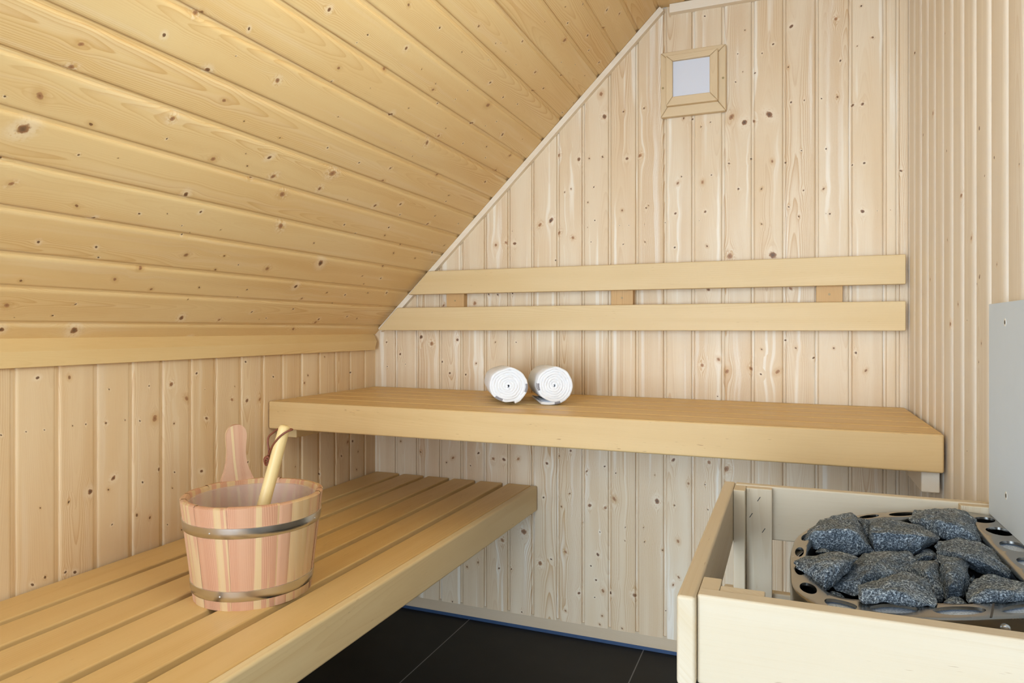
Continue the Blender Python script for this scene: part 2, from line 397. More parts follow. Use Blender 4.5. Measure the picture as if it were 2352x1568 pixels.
# ------------------------------------------------------------------ panelled surfaces
def board_wall(name, mat, O, W, L, NR, seams, l0, l1, knots, depth=0.0042, half=0.0042, rw=0.007, slant=None, slit=0.0):
    O, W, L, NR = Vector(O), Vector(W), Vector(L), Vector(NR)
    mb = MB(); flip = W.cross(L).dot(NR) < 0
    rng = random.Random(len(name) * 13 + 5)
    top = slant if slant else (lambda w: l1)
    for bi, (wa, wb) in enumerate(zip(seams, seams[1:])):
        seed = bi + 1 + rng.random() * 0.5 + len(name); wc = (wa + wb) / 2
        dz = rng.uniform(-0.0006, 0.0006)
        cols = [(wa, -depth), (wa + half - .0005 - slit, -depth), (wa + half - .0003 - slit, -depth - slit * 5), (wa + half, -depth - slit * 5)]
        for k in range(6):
            a = R_(90 * k / 5); cols.append((wa + half + .0006 + rw * (1 - math.cos(a)), -depth * .72 * (1 - math.sin(a)) + dz * math.sin(a)))
        right = [(wb - (w - wa), z) for w, z in reversed(cols)]
        cols = cols + right
        tmin = min(top(wa), top(wb)); 
        ks = sorted([k for k in knots if wa - .001 <= k[0] < wb + .001 and l0 < k[1] < max(top(wa), top(wb)) - .002], key=lambda k: -k[2])
        lay = [[], []]
        for (kw, kl, kr) in ks:
            h = 10 * kr
            for q in lay:
                if all(kl + h < e[0] or kl - h > e[1] for e in q):
                    q.append((kl - h, kl + h, kw, kl, kr)); break
            else:
                for hh in (6 * kr, 3.5 * kr):
                    done = False
                    for q in lay:
                        if all(kl + hh < e[0] or kl - hh > e[1] for e in q):
                            q.append((kl - hh, kl + hh, kw, kl, kr)); done = True; break
                    if done: break
        st = {l0, tmin - .0005}
        for q in lay:
            for e in q:
                st.add(min(max(e[0], l0), tmin - .0005)); st.add(min(max(e[1], l0), tmin - .0005))
        n = max(2, int((tmin - l0) / 0.4))
        for k in range(n): st.add(l0 + (tmin - .0005 - l0) * k / n)
        st = sorted(st); st = [a for i, a in enumerate(st) if i == 0 or a - st[i - 1] > 1e-5] + [None]
        rows = []
        for l in st:
            rows.append([(w, (top(w) if l is None else l), z) for w, z in cols])
        ids = [[mb.add(O + W * w + L * l + NR * z) for w, l, z in r] for r in rows]
        for j in range(len(rows) - 1):
            mid = (rows[j][0][1] + (st[j + 1] if st[j + 1] is not None else tmin)) / 2
            act = []
            for q in lay:
                hit = [e for e in q if e[0] <= mid <= e[1]]
                act.append(hit[0] if hit else None)
            for i in range(len(cols) - 1):
                cs = [(j, i), (j, i + 1), (j + 1, i + 1), (j + 1, i)]
                if flip: cs.reverse()
                g = [(rows[a][b][0] - wc, rows[a][b][1], seed) for a, b in cs]
                kk = []
                for e in act:
                    kk.append([(rows[a][b][0] - e[2], rows[a][b][1] - e[3], e[4]) for a, b in cs] if e else None)
                mb.quad([ids[a][b] for a, b in cs], g, kk[0], kk[1])
    o = mb.build(name, mat, knots=True, angle=50)
    return tag(o, kind='structure')

# ------------------------------------------------------------------ where the knots sit in the boards (photo positions, radius)
def tr(x0, y0, sc, rows): return [(x0 + x / sc, y0 + y / sc, r / sc) for x, y, r in rows]
K_CEIL = tr(0, 0, 2.94, [(1107,237,17),(1402,474,22),(1873,543,22),(1330,100,24),(1365,85,18),(1681,195,12),(1356,196,7),(1322,270,4),(1259,358,5),(1592,378,5),(2223,64,18),(2286,460,16),(2240,550,7),(548,298,24),(483,452,24),(1513,678,18),(270,645,38),(33,650,9),(614,838,16),(438,827,8),(1127,936,8),(1648,818,8),(2212,997,8),(1890,930,7),(1440,1072,26),(1845,1190,22),(1820,1062,16),(1660,1037,6),(1670,1120,8),(2007,1203,6),(1285,980,5),(530,1045,10),(797,1067,5),(155,870,45),(10,1080,14),(1705,1205,14),(1165,800,26),(2245,1170,28)])
K_CEIL += tr(0, 400, 2.94, [(75,65,22),(625,122,12),(517,213,16),(630,298,12),(940,267,9),(1130,267,6),(1255,137,22),(1355,255,12),(1895,350,25),(1905,135,28),(2160,97,16),(1228,348,6),(1283,395,5),(1237,418,8),(1490,376,6),(2120,465,8),(260,458,14),(650,492,10),(665,562,8),(1257,545,22),(1515,552,10),(1455,645,12),(1610,612,6),(1805,637,22),(1955,637,8),(1912,682,6),(2165,600,24),(775,710,18),(140,720,14),(1020,777,14),(1345,765,10),(1668,780,8),(1605,830,6),(1997,758,16),(2037,840,12),(2207,800,9),(2250,880,6),(45,885,26),(510,878,9),(355,954,9),(97,967,4),(1225,970,24),(1480,983,14),(1700,930,10),(1797,972,6),(1980,910,8),(1750,980,4),(2130,1000,16),(500,1055,34),(8,1050,22),(1270,1105,14),(825,1113,6),(1980,1045,14),(1920,1110,10),(1270,847,6),(950,640,18)])
K_CEIL += tr(700, 0, 2.94, [(702,33,14),(912,188,10),(1175,178,12),(425,235,8),(352,288,5),(685,325,16),(652,358,4),(545,475,16),(790,467,6),(866,605,14),(885,565,6),(950,567,6),(1100,610,5),(1017,670,5),(1062,352,7),(1172,485,3),(1253,558,10),(1340,657,9),(1437,703,6),(1237,710,20),(1130,835,14),(905,707,8),(1295,820,5),(1220,850,4),(1335,908,12),(1470,940,4),(702,730,6),(443,594,4),(583,778,18),(903,917,14),(952,866,5),(1068,968,6),(1228,990,8),(1220,1065,5),(825,963,20),(650,950,3),(610,997,3),(727,1054,5),(225,788,6),(367,1098,7),(578,1135,12),(527,1218,12),(900,1187,12),(1228,1182,7),(1217,1225,8),(1385,1050,14),(1290,1150,12),(1378,1155,4),(1470,280,10),(1557,488,12),(1290,293,6),(1325,292,4),(1358,348,4),(1427,437,4),(1738,515,8),(1612,597,8),(1545,617,9),(1755,270,20),(1910,240,9),(1775,157,8),(1620,147,4),(1760,47,6),(1880,30,7),(2040,68,10),(2125,92,10),(2020,190,10),(1918,340,7),(1987,422,8),(1825,435,4),(1732,420,4),(1890,510,4),(1240,405,4),(1815,695,5),(1740,760,6)])
K_CEIL += tr(700, 400, 3.137, [(107,103,20),(507,225,16),(690,215,12),(308,183,6),(686,291,7),(757,215,6),(938,300,9),(885,357,12),(1107,355,6),(1187,372,10),(1038,152,8),(1017,195,7),(1300,55,10),(1005,512,8),(605,383,9),(577,440,9),(285,363,9),(365,427,7),(695,514,8),(925,570,9),(640,568,10),(795,605,8),(415,733,7),(548,750,8),(570,668,10),(425,790,6),(455,855,8),(290,870,8),(205,937,7),(590,855,10),(305,1025,10),(100,1045,12),(375,1040,8),(190,1170,8),(345,1165,8)])
K_BACK = tr(1100, 200, 3.137, [(880,50,18),(905,213,18),(1042,177,9),(1190,152,9),(1068,515,14),(1160,493,18),(572,490,16),(645,512,8),(720,520,14),(795,514,7),(891,502,8),(828,720,7),(892,803,6),(785,830,6),(835,960,6),(617,757,6),(663,733,6),(1033,888,10),(1205,870,8),(1222,853,5),(520,960,18),(440,992,16),(575,1050,16),(677,1085,14),(632,1138,8),(552,1248,6),(122,1138,14),(258,1127,14),(195,1120,12),(1040,1132,6),(1197,1115,6),(808,1115,5),(1432,692,12),(1610,685,13),(1412,650,5),(1460,645,6),(1383,652,4),(1577,640,5),(1637,632,5),(1675,633,6),(1415,910,10),(1630,897,10),(1410,1155,8),(1643,1145,9),(1475,225,9),(1540,228,9),(1385,280,5),(1440,298,6),(1600,287,5),(1668,255,5),(1820,215,24),(1802,550,9),(1870,733,9),(1870,980,6),(1805,1215,22),(410,1030,3),(512,1025,3),(600,1022,3),(680,1018,3),(783,1010,3),(878,1005,3),(1013,997,3),(1080,996,3),(1193,990,3),(1283,985,3),(1340,975,4),(1455,970,3),(1587,962,3),(1683,957,3),(60,1050,3),(142,1045,3),(240,1038,3)])
K_BACK += tr(1600, 0, 3.137, [(683,190,13),(1003,137,14),(1186,44,8),(1268,270,10),(1157,332,5),(1186,344,5),(1036,437,8),(660,484,7),(296,388,5),(348,217,6),(552,318,9),(472,384,6),(333,517,4),(281,591,6),(489,581,7),(577,588,7),(420,525,8),(680,737,8),(776,723,6),(900,710,6),(1015,698,10),(1195,750,12),(1124,758,12),(1172,718,6),(345,882,22),(523,825,24),(410,870,16),(100,880,6),(32,913,6),(755,1085,6),(933,1072,7),(1207,1175,9),(1122,1188,5),(545,1162,12),(392,1143,7),(640,1170,9),(302,1360,9),(468,1360,9),(915,1360,10),(770,1372,7),(663,1490,7),(1047,1465,8),(1195,1523,16),(960,1540,9),(1473,1230,10),(1270,708,6),(58,116,7),(1348,287,5),(545,1560,3),(683,1552,3),(783,1547,3),(932,1538,3),(1302,1518,3),(1397,1512,3)])
K_BACK += tr(1600, 400, 2.8, [(273,317,7),(418,320,7),(657,272,7),(215,530,20),(490,520,24),(605,735,12),(75,740,14),(570,1067,8),(270,1107,7),(418,1125,7),(637,1117,8),(752,1180,8),(882,1118,8),(1024,1148,8),(1088,1262,10),(140,1190,14),(35,1228,13),(195,1268,18),(278,1270,8),(350,1250,14),(413,1285,8),(520,1270,18),(135,1428,5)])
K_BACK += tr(700, 400, 3.137, [(1000,945,10),(1225,930,18),(1325,865,7),(1390,868,8),(1497,858,7),(840,1172,14),(915,1220,16),(1100,1192,12),(688,1295,10),(725,1368,4),(990,1350,7),(1045,1432,8),(1160,1443,7),(1235,1362,8),(1373,1210,6),(1523,1210,6),(590,1210,7),(595,1385,5),(1807,620,6),(1830,420,8)])
K_BACK += tr(1200, 1000, 3.136, [(177,200,13),(263,148,9),(152,445,8),(280,512,8),(340,418,9),(463,257,9),(540,250,7),(592,222,8),(485,503,15),(597,520,14),(662,456,18),(672,270,6),(970,472,20),(953,284,5),(872,662,5),(879,765,6),(741,660,5),(738,757,5),(551,373,5),(558,695,5),(610,653,6),(437,628,8),(310,838,14),(128,920,18),(207,890,9),(543,857,12),(493,938,7),(530,1040,9),(555,1058,9),(580,1118,14),(632,1135,14),(407,1135,12),(808,1150,18),(490,1255,7),(574,1298,9),(557,1360,9),(515,1360,5),(718,1388,9),(310,1262,10),(520,1165,6),(1120,760,14),(1087,175,14),(1343,193,14),(1110,330,7),(1195,345,12),(1095,503,9),(1315,353,6),(1408,353,5),(1335,533,6),(1125,1020,10),(1085,1075,10),(1008,825,8),(1045,320,5),(1030,1265,5),(1470,240,22),(347,110,10)])
K_BACK += tr(900, 1000, 3.485, [(812,185,15),(897,192,17),(1012,187,15),(1058,770,28),(885,838,18),(858,1062,10),(957,1068,9),(490,178,14),(438,215,8),(630,240,6),(693,140,10),(232,132,9),(72,45,9),(485,1328,8),(1040,1412,8),(602,1050,10),(690,1015,10)])
K_LEFT = tr(0, 800, 2.614, [(226,176,12),(415,174,13),(656,245,6),(637,448,10),(435,464,5),(514,455,5),(157,500,5),(267,489,5),(752,430,5),(840,435,6),(930,420,22),(1028,215,16),(1120,300,18),(1045,450,8),(1240,420,12),(1180,150,8),(1393,307,12),(1483,313,14),(1560,305,12),(1475,80,8),(1210,737,12),(955,725,10),(1048,742,6),(1035,838,5),(856,803,7),(682,778,15),(652,848,9),(411,922,8),(242,957,6),(674,1057,6),(900,1015,10),(822,1000,10),(1005,1057,5),(1090,1088,6),(195,1418,10),(271,1373,9),(391,1343,9),(448,1343,11),(540,860,16),(1487,683,8),(1640,170,7),(5,520,6),(1085,258,4),(1230,245,3),(1410,228,4),(895,225,5)])
K_LEFT += tr(580, 780, 3.0545, [(363,303,11),(388,250,8),(505,120,6),(690,230,7),(667,717,13),(703,712,12),(741,785,8),(623,815,9),(300,890,5),(470,940,9),(730,910,8)])
K_RIGHT = tr(1950, 0, 2.614, [(390,318,7),(502,680,14),(445,810,10),(588,905,10),(783,770,14),(870,945,12),(815,1055,8),(672,1175,16),(735,1430,16),(592,1440,8),(1022,985,8),(365,1155,8),(578,200,6)])
K_RIGHT += tr(1950, 560, 2.45, [(720,225,8),(570,450,14),(830,115,8),(735,185,14),(745,560,8),(730,665,8),(615,340,10),(665,430,6),(715,1090,10),(840,1150,10),(665,1165,6),(455,200,8),(440,270,8)])

FWD = Vector((-SN, CS, 0))
def phys(p, r): return r * p.dot(FWD) / F_
def kb_(rows, f, wl):
    out = []
    for u, v, r in rows:
        p = f(u, v); a, b = wl(p); out.append((a, b, phys(p, r)))
    return out
def extras(n, w0, w1, l0, l1, seed):
    rg = random.Random(seed)
    return [(rg.uniform(w0, w1), rg.uniform(l0, l1), rg.choice([.0018, .002, .0025, .004, .006])) for _ in range(n)]

# ------------------------------------------------------------------ the room
seams_b = [-1.5155, -1.4138, -1.3193, -1.2198, -1.1303, -1.0343, -0.9409, -0.8485, -0.7537, -0.6617, -0.5676, -0.4734, -0.3805, -0.289, -0.1949, -0.1049, -0.012, 0.0805, 0.173, 0.2647, 0.2988, 0.3340]
def top_back(w): return min(slope_z(w) + .004, ZC)
board_wall('wall_back', M['panel'], (0, YB, 0), (1, 0, 0), (0, 0, 1), (0, -1, 0), seams_b, -1.0265, ZC,
           kb_(K_BACK, lambda u, v: at_y(u, v, YB), lambda p: (p.x, p.z)), slant=top_back, slit=.0005)
yl = [0.9435, 1.0359, 1.1279, 1.221, 1.31, 1.4021, 1.4892, 1.5859, 1.6785, 1.765, 1.8583, 1.9521, 2.0431, 2.1326, 2.2283, 2.31]
seams_l = [0.9435 - .092 * k for k in range(17, 0, -1)] + yl
board_wall('wall_left', M['panel_left'], (XL, 0, 0), (0, 1, 0), (0, 0, 1), (1, 0, 0), seams_l, ZF, -0.024,
           kb_(K_LEFT, lambda u, v: at_x(u, v, XL), lambda p: (p.y, p.z)) + extras(30, -.6, .9, -1, -.1, 3))
yr = [2.274, 2.1797, 2.0847, 1.9922, 1.9027, 1.807, 1.7126, 1.6169, 1.5222, 1.4231, 1.3225, 1.2293][::-1]
seams_r = [1.2293 - .0945 * k for k in range(8, 0, -1)] + yr + [2.31]
kr_ = kb_(K_RIGHT, lambda u, v: at_x(u, v, XR), lambda p: (p.y, p.z)) + extras(30, .5, 1.2, -1, 1, 4)
sr_ = [s - .010 for s in seams_r]
# the wall stands full height at the back; beside the camera it is a parapet under a side window
board_wall('wall_right', M['panel_right'], (XR, 0, 0), (0, 1, 0), (0, 0, 1), (-1, 0, 0), [s for s in sr_ if s > 1.115], ZF, ZC, kr_, depth=0.0066, half=0.0055, rw=0.015)
board_wall('wall_right', M['panel_right'], (XR, 0, 0), (0, 1, 0), (0, 0, 1), (-1, 0, 0), [s for s in sr_ if s < 1.135], ZF, .10, kr_, depth=0.0066, half=0.0055, rw=0.015)
cs = [(-0.4664, 0.9941), (-0.5357, 0.9274), (-0.6006, 0.8614), (-0.6668, 0.797), (-0.7328, 0.7295), (-0.8019, 0.6653), (-0.8658, 0.5976), (-0.931, 0.5316), (-0.9976, 0.4675), (-1.0602, 0.4034), (-1.1294, 0.3383), (-1.1945, 0.2716), (-1.2656, 0.2087), (-1.34, 0.137), (-1.4015, 0.0794), (-1.474, 0.0102)]
seams_c = sorted([(Vector((x, 0, z)) - SL_0).dot(SL_E) for x, z in cs])
seams_c = [-0.06] + seams_c + [seams_c[-1] + .0935, seams_c[-1] + .125]
kn_c = [(k[0], k[1], k[2]) for k in kb_(K_CEIL, lambda u, v: at_plane(u, v, SL_0, SL_N), lambda p: ((p - SL_0).dot(SL_E), p.y))]
board_wall('ceiling_slope', M['panel_ceiling'], SL_0, SL_E, (0, 1, 0), SL_N, seams_c, YF, YB, kn_c + extras(40, 0, 1.5, -.6, .5, 5), depth=0.0060, half=0.0046, rw=0.0085)
sx = [-0.402 + .0935 * k for k in range(8)] + [XR]
board_wall('ceiling', M['panel_ceiling'], (0, 0, ZC), (1, 0, 0), (0, 1, 0), (0, 0, -1), sx, YF, YB, extras(30, -.4, .3, -.5, 2.2, 6))

mb = MB(); mb.box(XL - .1, XR + .1, YF - 2.2, YB + .1, ZF - .04, ZF); tag(mb.build('floor', M['tile']), kind='structure')
# front wall behind the camera, with the doorway the photo is taken through
DX0, DX1, DZ1 = -1.40, 0.30, 1.00
mb = MB()
mb.box(XL, DX0, YF - .04, YF, ZF, ZC + .02, (0, 0, 1)); mb.box(DX0, XR + .02, YF - .04, YF, DZ1, ZC + .02, (1, 0, 0)); mb.box(DX1, XR + .02, YF - .04, YF, ZF, DZ1, (0, 0, 1)); mb.box(XR, XR + .04, YF - .04, 1.10, DZ1, ZC + .02, (0, 1, 0)); mb.box(XR, XR + .04, YF - .04, .475, ZF, .10, (0, 0, 1)); mb.box(XR + .008, XR + .04, .475, 1.13, .06, .099, (0, 1, 0)); mb.box(XR + .008, XR + .04, 1.09, 1.13, .099, DZ1, (0, 0, 1))
tag(mb.build('wall_front', M['trim']), kind='structure')

def trim(i, mat, fill, bevel=.0015, name=None):
    mb = MB(); fill(mb); o = mb.build(name or 'trim_%d' % i, mat, bevel=bevel); return tag(o, kind='structure')
# sloping lath where ceiling meets back wall
def slope_lath(mb):
    T, H = .020, .020
    p0 = SL_0 + SL_E * -.012; p1 = SL_0 + SL_E * 1.508
    def P(p, n, y): q = p + SL_N * n; return (q.x, YB - y, q.z)
    mb.hexa([P(p0, .0005, T), P(p0, H, T), P(p0, H, -.003), P(p0, .0005, -.003), P(p1, .0005, T), P(p1, H, T), P(p1 , H, -.003), P(p1, .0005, -.003)], SL_E)
trim(1, M['trim'], slope_lath)
trim(2, M['trim'], lambda mb: mb.box(-.362, XR, YB - .022, YB + .003, ZC - .030, ZC - .001, (1, 0, 0)))
def knee_lath(mb):
    x0, x1 = XL - .003, XL + .022
    mb.hexa([(x0, YF, -.0815), (x1, YF, -.0815), (x1, YB - .036, -.0815), (x0, YB - .018, -.0815), (x0, YF, -.014), (x1, YF, -.0475), (x1, YB - .0215, -.0475), (x0, YB - .012, -.014)], (0, 1, 0))
trim(3, M['trim_ceiling'], knee_lath)
trim(5, M['base'], lambda mb: mb.box(XL, XR, YB + .001, YB + .02, -1.0665, -1.02, (1, 0, 0)), name='baseboard_back')
trim(4, M['membrane'], lambda mb: mb.box(XL, XR, YB + .002, YB + .018, ZF - .001, -1.0665, (1, 0, 0)), bevel=0, name='trim_4')
# little green tag end of the membrane tape
# ------------------------------------------------------------------ upper bench
UZL, UZR = -0.2250, -0.2305
def uz(x): return UZL + (UZR - UZL) * (x - XL) / (XR - XL)
def uy(y, x): return y + 0.040 * (1 - (y - 1.70) / .6) * (x - XL) / (XR - XL)
bench = thing('sauna_bench', 'long upper slatted wooden bench below the backrest, with rolled towels on it', 'bench', (-.6, 2.0, -.31))
def bar_x(mb, y0, y1, h, x0=XL + .003, x1=XR - .007, top=0.0):
    def P(x, y, dz): return (x, uy(y, x), uz(x) + dz)
    mb.hexa([P(x0, y0, top - h), P(x1, y0, top - h), P(x1, y1, top - h), P(x0, y1, top - h), P(x0, y0, top), P(x1, y0, top), P(x1, y1, top), P(x0, y1, top)], (1, 0, 0))
mb = MB(); bar_x(mb, 1.699, 1.7225, .0855); mb.build('front_board', M['abachi'], bench, bevel=.005, seg=3)
mb = MB()
for a, b_ in ((1.7235, 1.812), (1.8236, 1.922), (1.934, 2.032), (2.044, 2.136), (2.148, 2.24), (2.252, 2.293)): bar_x(mb, a, b_, .026)
mb.build('seat', M['bench'], bench, bevel=.0035)
for x0, x1 in ((XR - .044, XR - .007), (XL + .003, XL + .04)):
    mb = MB(); mb.box(x0, x1, 1.785, 2.29, -.369 if x0 > 0 else -.350, -.258, (0, 1, 0)); mb.build('support_cleat', M['trim'] if x0 > 0 else M['trim_ceiling'], bench, bevel=.003)

# ------------------------------------------------------------------ lower bench
LZ = -0.558
low = thing('sauna_bench', 'lower slatted wooden bench along the left wall, carrying the wooden bucket', 'bench', (-1.17, 1.0, -.64))
mb = MB()
ri = [-1.3963, -1.2889, -1.1811, -1.073, -.9631, -.8534]
for i, r in enumerate(ri):
    mb.box(-1.500 if i == 0 else r - .0885, r, YF + .02, YB - .004, LZ - .026, LZ, (0, 1, 0))
mb.build('seat', M['bench'], low, bevel=.004)
mb = MB(); mb.box(-.8528, -.8290, YF + .02, YB - .004, LZ - .089, LZ, (0, 1, 0)); mb.build('front_board', M['abachi_pale_lit'], low, bevel=.006, seg=3)
for y0, y1 in ((2.25, 2.293), (1.0, 1.045), (0.0, .045)):
    mb = MB(); mb.box(-1.498, -.856, y0, y1, LZ - .07, LZ - .027, (1, 0, 0)); mb.build('support_cleat', M['trim_ceiling'], low, bevel=.003)

# ------------------------------------------------------------------ backrest
back = thing('backrest', 'two horizontal wooden backrest boards mounted on the rear wall above the upper bench', 'backrest', (-.5, 2.27, .1))
for z0, z1, xa, xb in ((-.0058, .080, -1.4636, -1.3786), (.1286, .2145, -1.3294, -1.2453)):
    mb = MB(); y0, y1 = YB - .050, YB - .028
    mb.hexa([(xa, y0, z0), (.3132, y0, z0), (.3132, y1, z0), (xa, y1, z0), (xb, y0, z1), (.3132, y0, z1), (.3132, y1, z1), (xb, y1, z1)], (1, 0, 0))
    mb.build('backrest_board', M['backrest'], back, bevel=.003)
for x0, x1 in ((-1.1793, -1.1069), (-.5555, -.4808), (.0781, .1504)):
    mb = MB(); mb.box(x0, x1, YB - .028, YB + .0005, .01, .2, (0, 0, 1)); o = mb.build('batten', M['batten'], back, bevel=.0015)
    mb = MB(); mb.disc(((x0 + x1) / 2, YB - .028, .104), (0, -1, 0), .0034, .0006); s_ = mb.build('screw', M['screw']); s_.parent = o; s_.location = -o.location - back.location + Vector((0, 0, 0))

# ------------------------------------------------------------------ wall lamp
lamp = thing('wall_lamp', 'square wooden framed wall lamp with a white pane, high on the rear wall', 'lamp', (-.288, YB - .005, .802))
def ring_frame(mb, xo0, xo1, zo0, zo1, xi0, xi1, zi0, zi1, y0, y1, yi=None):
    yi = y0 if yi is None else yi
    o = [(xo0, zo0), (xo1, zo0), (xo1, zo1), (xo0, zo1)]; n = [(xi0, zi0), (xi1, zi0), (xi1, zi1), (xi0, zi1)]
    for k in range(4):
        a, b, c, d = o[k], o[(k + 1) % 4], n[(k + 1) % 4], n[k]
        al = (1, 0, 0) if k % 2 == 0 else (0, 0, 1)
        mb.hexa([(a[0], y0, a[1]), (b[0], y0, b[1]), (b[0], y1, b[1]), (a[0], y1, a[1]), (d[0], yi, d[1]), (c[0], yi, c[1]), (c[0], y1, c[1]), (d[0], y1, d[1])], al)
mb = MB(); ring_frame(mb, -.3914, -.1845, .6955, .9085, -.366, -.212, .732, .884, YB - .020, YB + .0005); mb.build('outer_frame', M['lamp_wood'], lamp, bevel=.0035)
mb = MB(); ring_frame(mb, -.3716, -.2080, .7265, .8915, -.3500, -.2335, .7555, .8715, YB - .036, YB - .014); mb.build('inner_frame', M['lamp_wood'], lamp, bevel=.003)
mb = MB(); mb.box(-.3520, -.2310, YB - .026, YB - .022, .753, .874); mb.build('pane', M['lamp_pane'], lamp)
for x, z in ((-.3835, .792), (-.1935, .800)):
    mb = MB(); mb.disc((x, YB - .0203, z), (0, -1, 0), .0036, .0008); mb.build('screw', M['screw'], lamp)

# ------------------------------------------------------------------ towels
def towel(name, label, c, ax, R, L, rot, tail, bands, squash):
    """a terry towel rolled up; the spiral faces -ax; c is the centre of the front face"""
    c = Vector(c); ax = Vector(ax).normalized(); up = Vector((0, 0, 1)); sd = ax.cross(up).normalized() * -1
    # sd points to the picture's right
    t = thing(name, label, 'towel', c, 'rolled towels on the upper bench')
    turns = 7.0; pit = (R - .006) / turns; th = pit * 1.10
    def rad(a): return .006 + pit * a / 6.2832 - pit * .5
    amax = turns * 6.2832
    rg = random.Random(label)
    def P(a, off, d):
        r = max(rad(a) + off, .0008)
        ang = rot + a
        fr = .0024 * mnoise.noise(Vector((a * 1.1, c.x * 40, 0))) + .0016 * math.sin(a * .9 + c.x * 50) + .0012 * mnoise.noise(Vector((a * 5.3, c.x * 40, 3)))
        wig = 1 + .045 * mnoise.noise(Vector((math.cos(ang) * 1.5, math.sin(ang) * 1.5, d * 7 + c.x * 9))) + .03 * mnoise.noise(Vector((math.cos(ang) * 4, math.sin(ang) * 4, a * .4)))
        rr = r * wig
        return c + sd * (math.cos(ang) * rr * squash) + up * (math.sin(ang) * rr) + ax * (d + (fr if d < .02 else -fr))
    def spiral(mb, a0, a1, prof, ds, n):
        """prof: list of (offset, extra depth) across the towel's thickness, closed loop in (offset, depth)"""
        rows = []
        for i in range(n + 1):
            a = a0 + (a1 - a0) * i / n
            rows.append([mb.add(P(a, o, d)) for o, d in prof])
        k = len(prof)
        for i in range(n):
            for j in range(k):
                mb.quad([rows[i][j], rows[i + 1][j], rows[i + 1][(j + 1) % k], rows[i][(j + 1) % k]])
        mb.quad(list(reversed(rows[0]))); mb.quad(rows[-1])
    h = th / 2
    prof = [(-h, .0013), (-h * .75, .0002), (0, -.0007), (h * .75, .0002), (h, .0013), (h, L * .33), (h, L * .66), (h, L - .004), (h * .7, L), (-h * .7, L), (-h, L - .004)]
    mb = MB(); spiral(mb, .6, amax, prof, None, 420)
    if tail:
        # the loose end lies flat on the bench
        end = [P(amax, o, d) for o, d in prof]
        p0 = P(amax, 0, .0); dirv = (P(amax, 0, 0) - P(amax - .15, 0, 0)).normalized()
        rows = [[mb.add(q) for q in end]]
        for s_ in (.25, .5, .75, 1.0):
            dv = dirv * (tail * s_); row = []
            for q in end:
                p = q + dv; zt = c.z - R + (q.z - p0.z) * .9 + th * .5
                p.z = p.z * (1 - s_) + zt * s_; row.append(mb.add(p))
            rows.append(row)
        k = len(prof)
        for a, b in zip(rows, rows[1:]):
            for j in range(k): mb.quad([a[j], b[j], b[(j + 1) % k], a[(j + 1) % k]])
        mb.quad(rows[-1])
    mb.build('rolled_cloth', M['terry'], t, angle=80)
    for a0, a1 in bands:
        mb = MB(); pb = [(-h * 1.02, .006), (-h * .8, .0), (0, -.0022), (h * .8, .0), (h * 1.03, .004), (h * 1.03, .02), (-h * 1.02, .02)]
        spiral(mb, a0, a1, pb, None, 10); mb.build('woven_band', M['band'], t, angle=80)
    return t
A6 = 7.0 * 6.2832
uzt = uz(-.7)
towel('rolled_towel', 'rolled white towel nearer the corner, left one of the pair, without a flat loose end', (-.767, 1.872, uzt + .0598), (-.17, .33, -.012), .0560, .30, R_(-111), 0, [(A6 - 1.065 - .24, A6 - 1.065 + .24), (A6 - 6.2832 + .96 - .24, A6 - 6.2832 + .96 + .24)], 1.06)
towel('rolled_towel', 'rolled white towel, right one of the pair, its loose end flat on the bench', (-.6446, 1.936, uzt + .0603), (-.145, .295, -.008), .0570, .27, R_(-92), .042, [(A6 - 6.2832 + 1.5 - .22, A6 - 6.2832 + 1.5 + .22), (A6 - .30, A6 + .02)], 1.0)

# ------------------------------------------------------------------ bucket
BC = Vector((-1.066, 1.159, LZ)); BH = .209; RB, RT = .1187, .1437; TH = .014
view = Vector((BC.x, BC.y, 0)).normalized(); phi0 = math.atan2(-view.y, -view.x)   # towards the camera
bucket = thing('bucket', 'round wooden stave bucket with two metal hoops standing on the lower bench', 'bucket', BC)
def br(z): return RB + (RT - RB) * z / BH
NST = 21
mb = MB(); rg = random.Random(11)
for s_ in range(NST):
    a0 = 2 * math.pi * s_ / NST + .06 * math.sin(s_ * 2.1); a1 = 2 * math.pi * (s_ + 1) / NST + .06 * math.sin((s_ + 1) * 2.1)
    seed = s_ + rg.random() * .9; dr = rg.uniform(-.0004, .0004); dzt = rg.uniform(-.001, .001)
    K = 6; rows = []
    for k in range(K + 1):
        t = k / K; a = phi0 + a0 + (a1 - a0) * t; e = .0011 if k in (0, K) else 0
        ca, sa = math.cos(a), math.sin(a)
        prof = [(RB - e + dr, 0), (br(BH) - e + dr - .0022, BH - .0015 + dzt), (RT - .004 + dr, BH + dzt), (RT - TH + .003, BH + dzt), (RT - TH, BH - .003 + dzt), (RB - TH, .012), (RB - TH, 0)]
        prof[1] = (br(BH - .003) - e + dr, BH - .003 + dzt)
        rows.append(([mb.add(BC + Vector((ca * r, sa * r, z))) for r, z in prof], prof, t * .03))
    for (ra, pa, xa), (rb, pb, xb) in zip(rows, rows[1:]):
        n_ = len(pa)
        for j in range(n_):
            j2 = (j + 1) % n_
            def gg(x, p): return (x + (RT - p[0]) * .0 + (.02 if p[0] < RT - .006 and p[1] > BH - .01 else 0), p[1], seed)
            mb.quad([ra[j], rb[j], rb[j2], ra[j2]], [gg(xa, pa[j]), gg(xb, pb[j]), gg(xb, pb[j2]), gg(xa, pa[j2])])
nb = 40
ring = [mb.add(BC + Vector((math.cos(6.2832 * k / nb) * (RB - TH + .001), math.sin(6.2832 * k / nb) * (RB - TH + .001), .012))) for k in range(nb)]
mb.quad(ring, [(BC.x + .01 * k, .0, 2.0) for k in range(nb)])
mb.build('staves', M['larch'], bucket, angle=40)
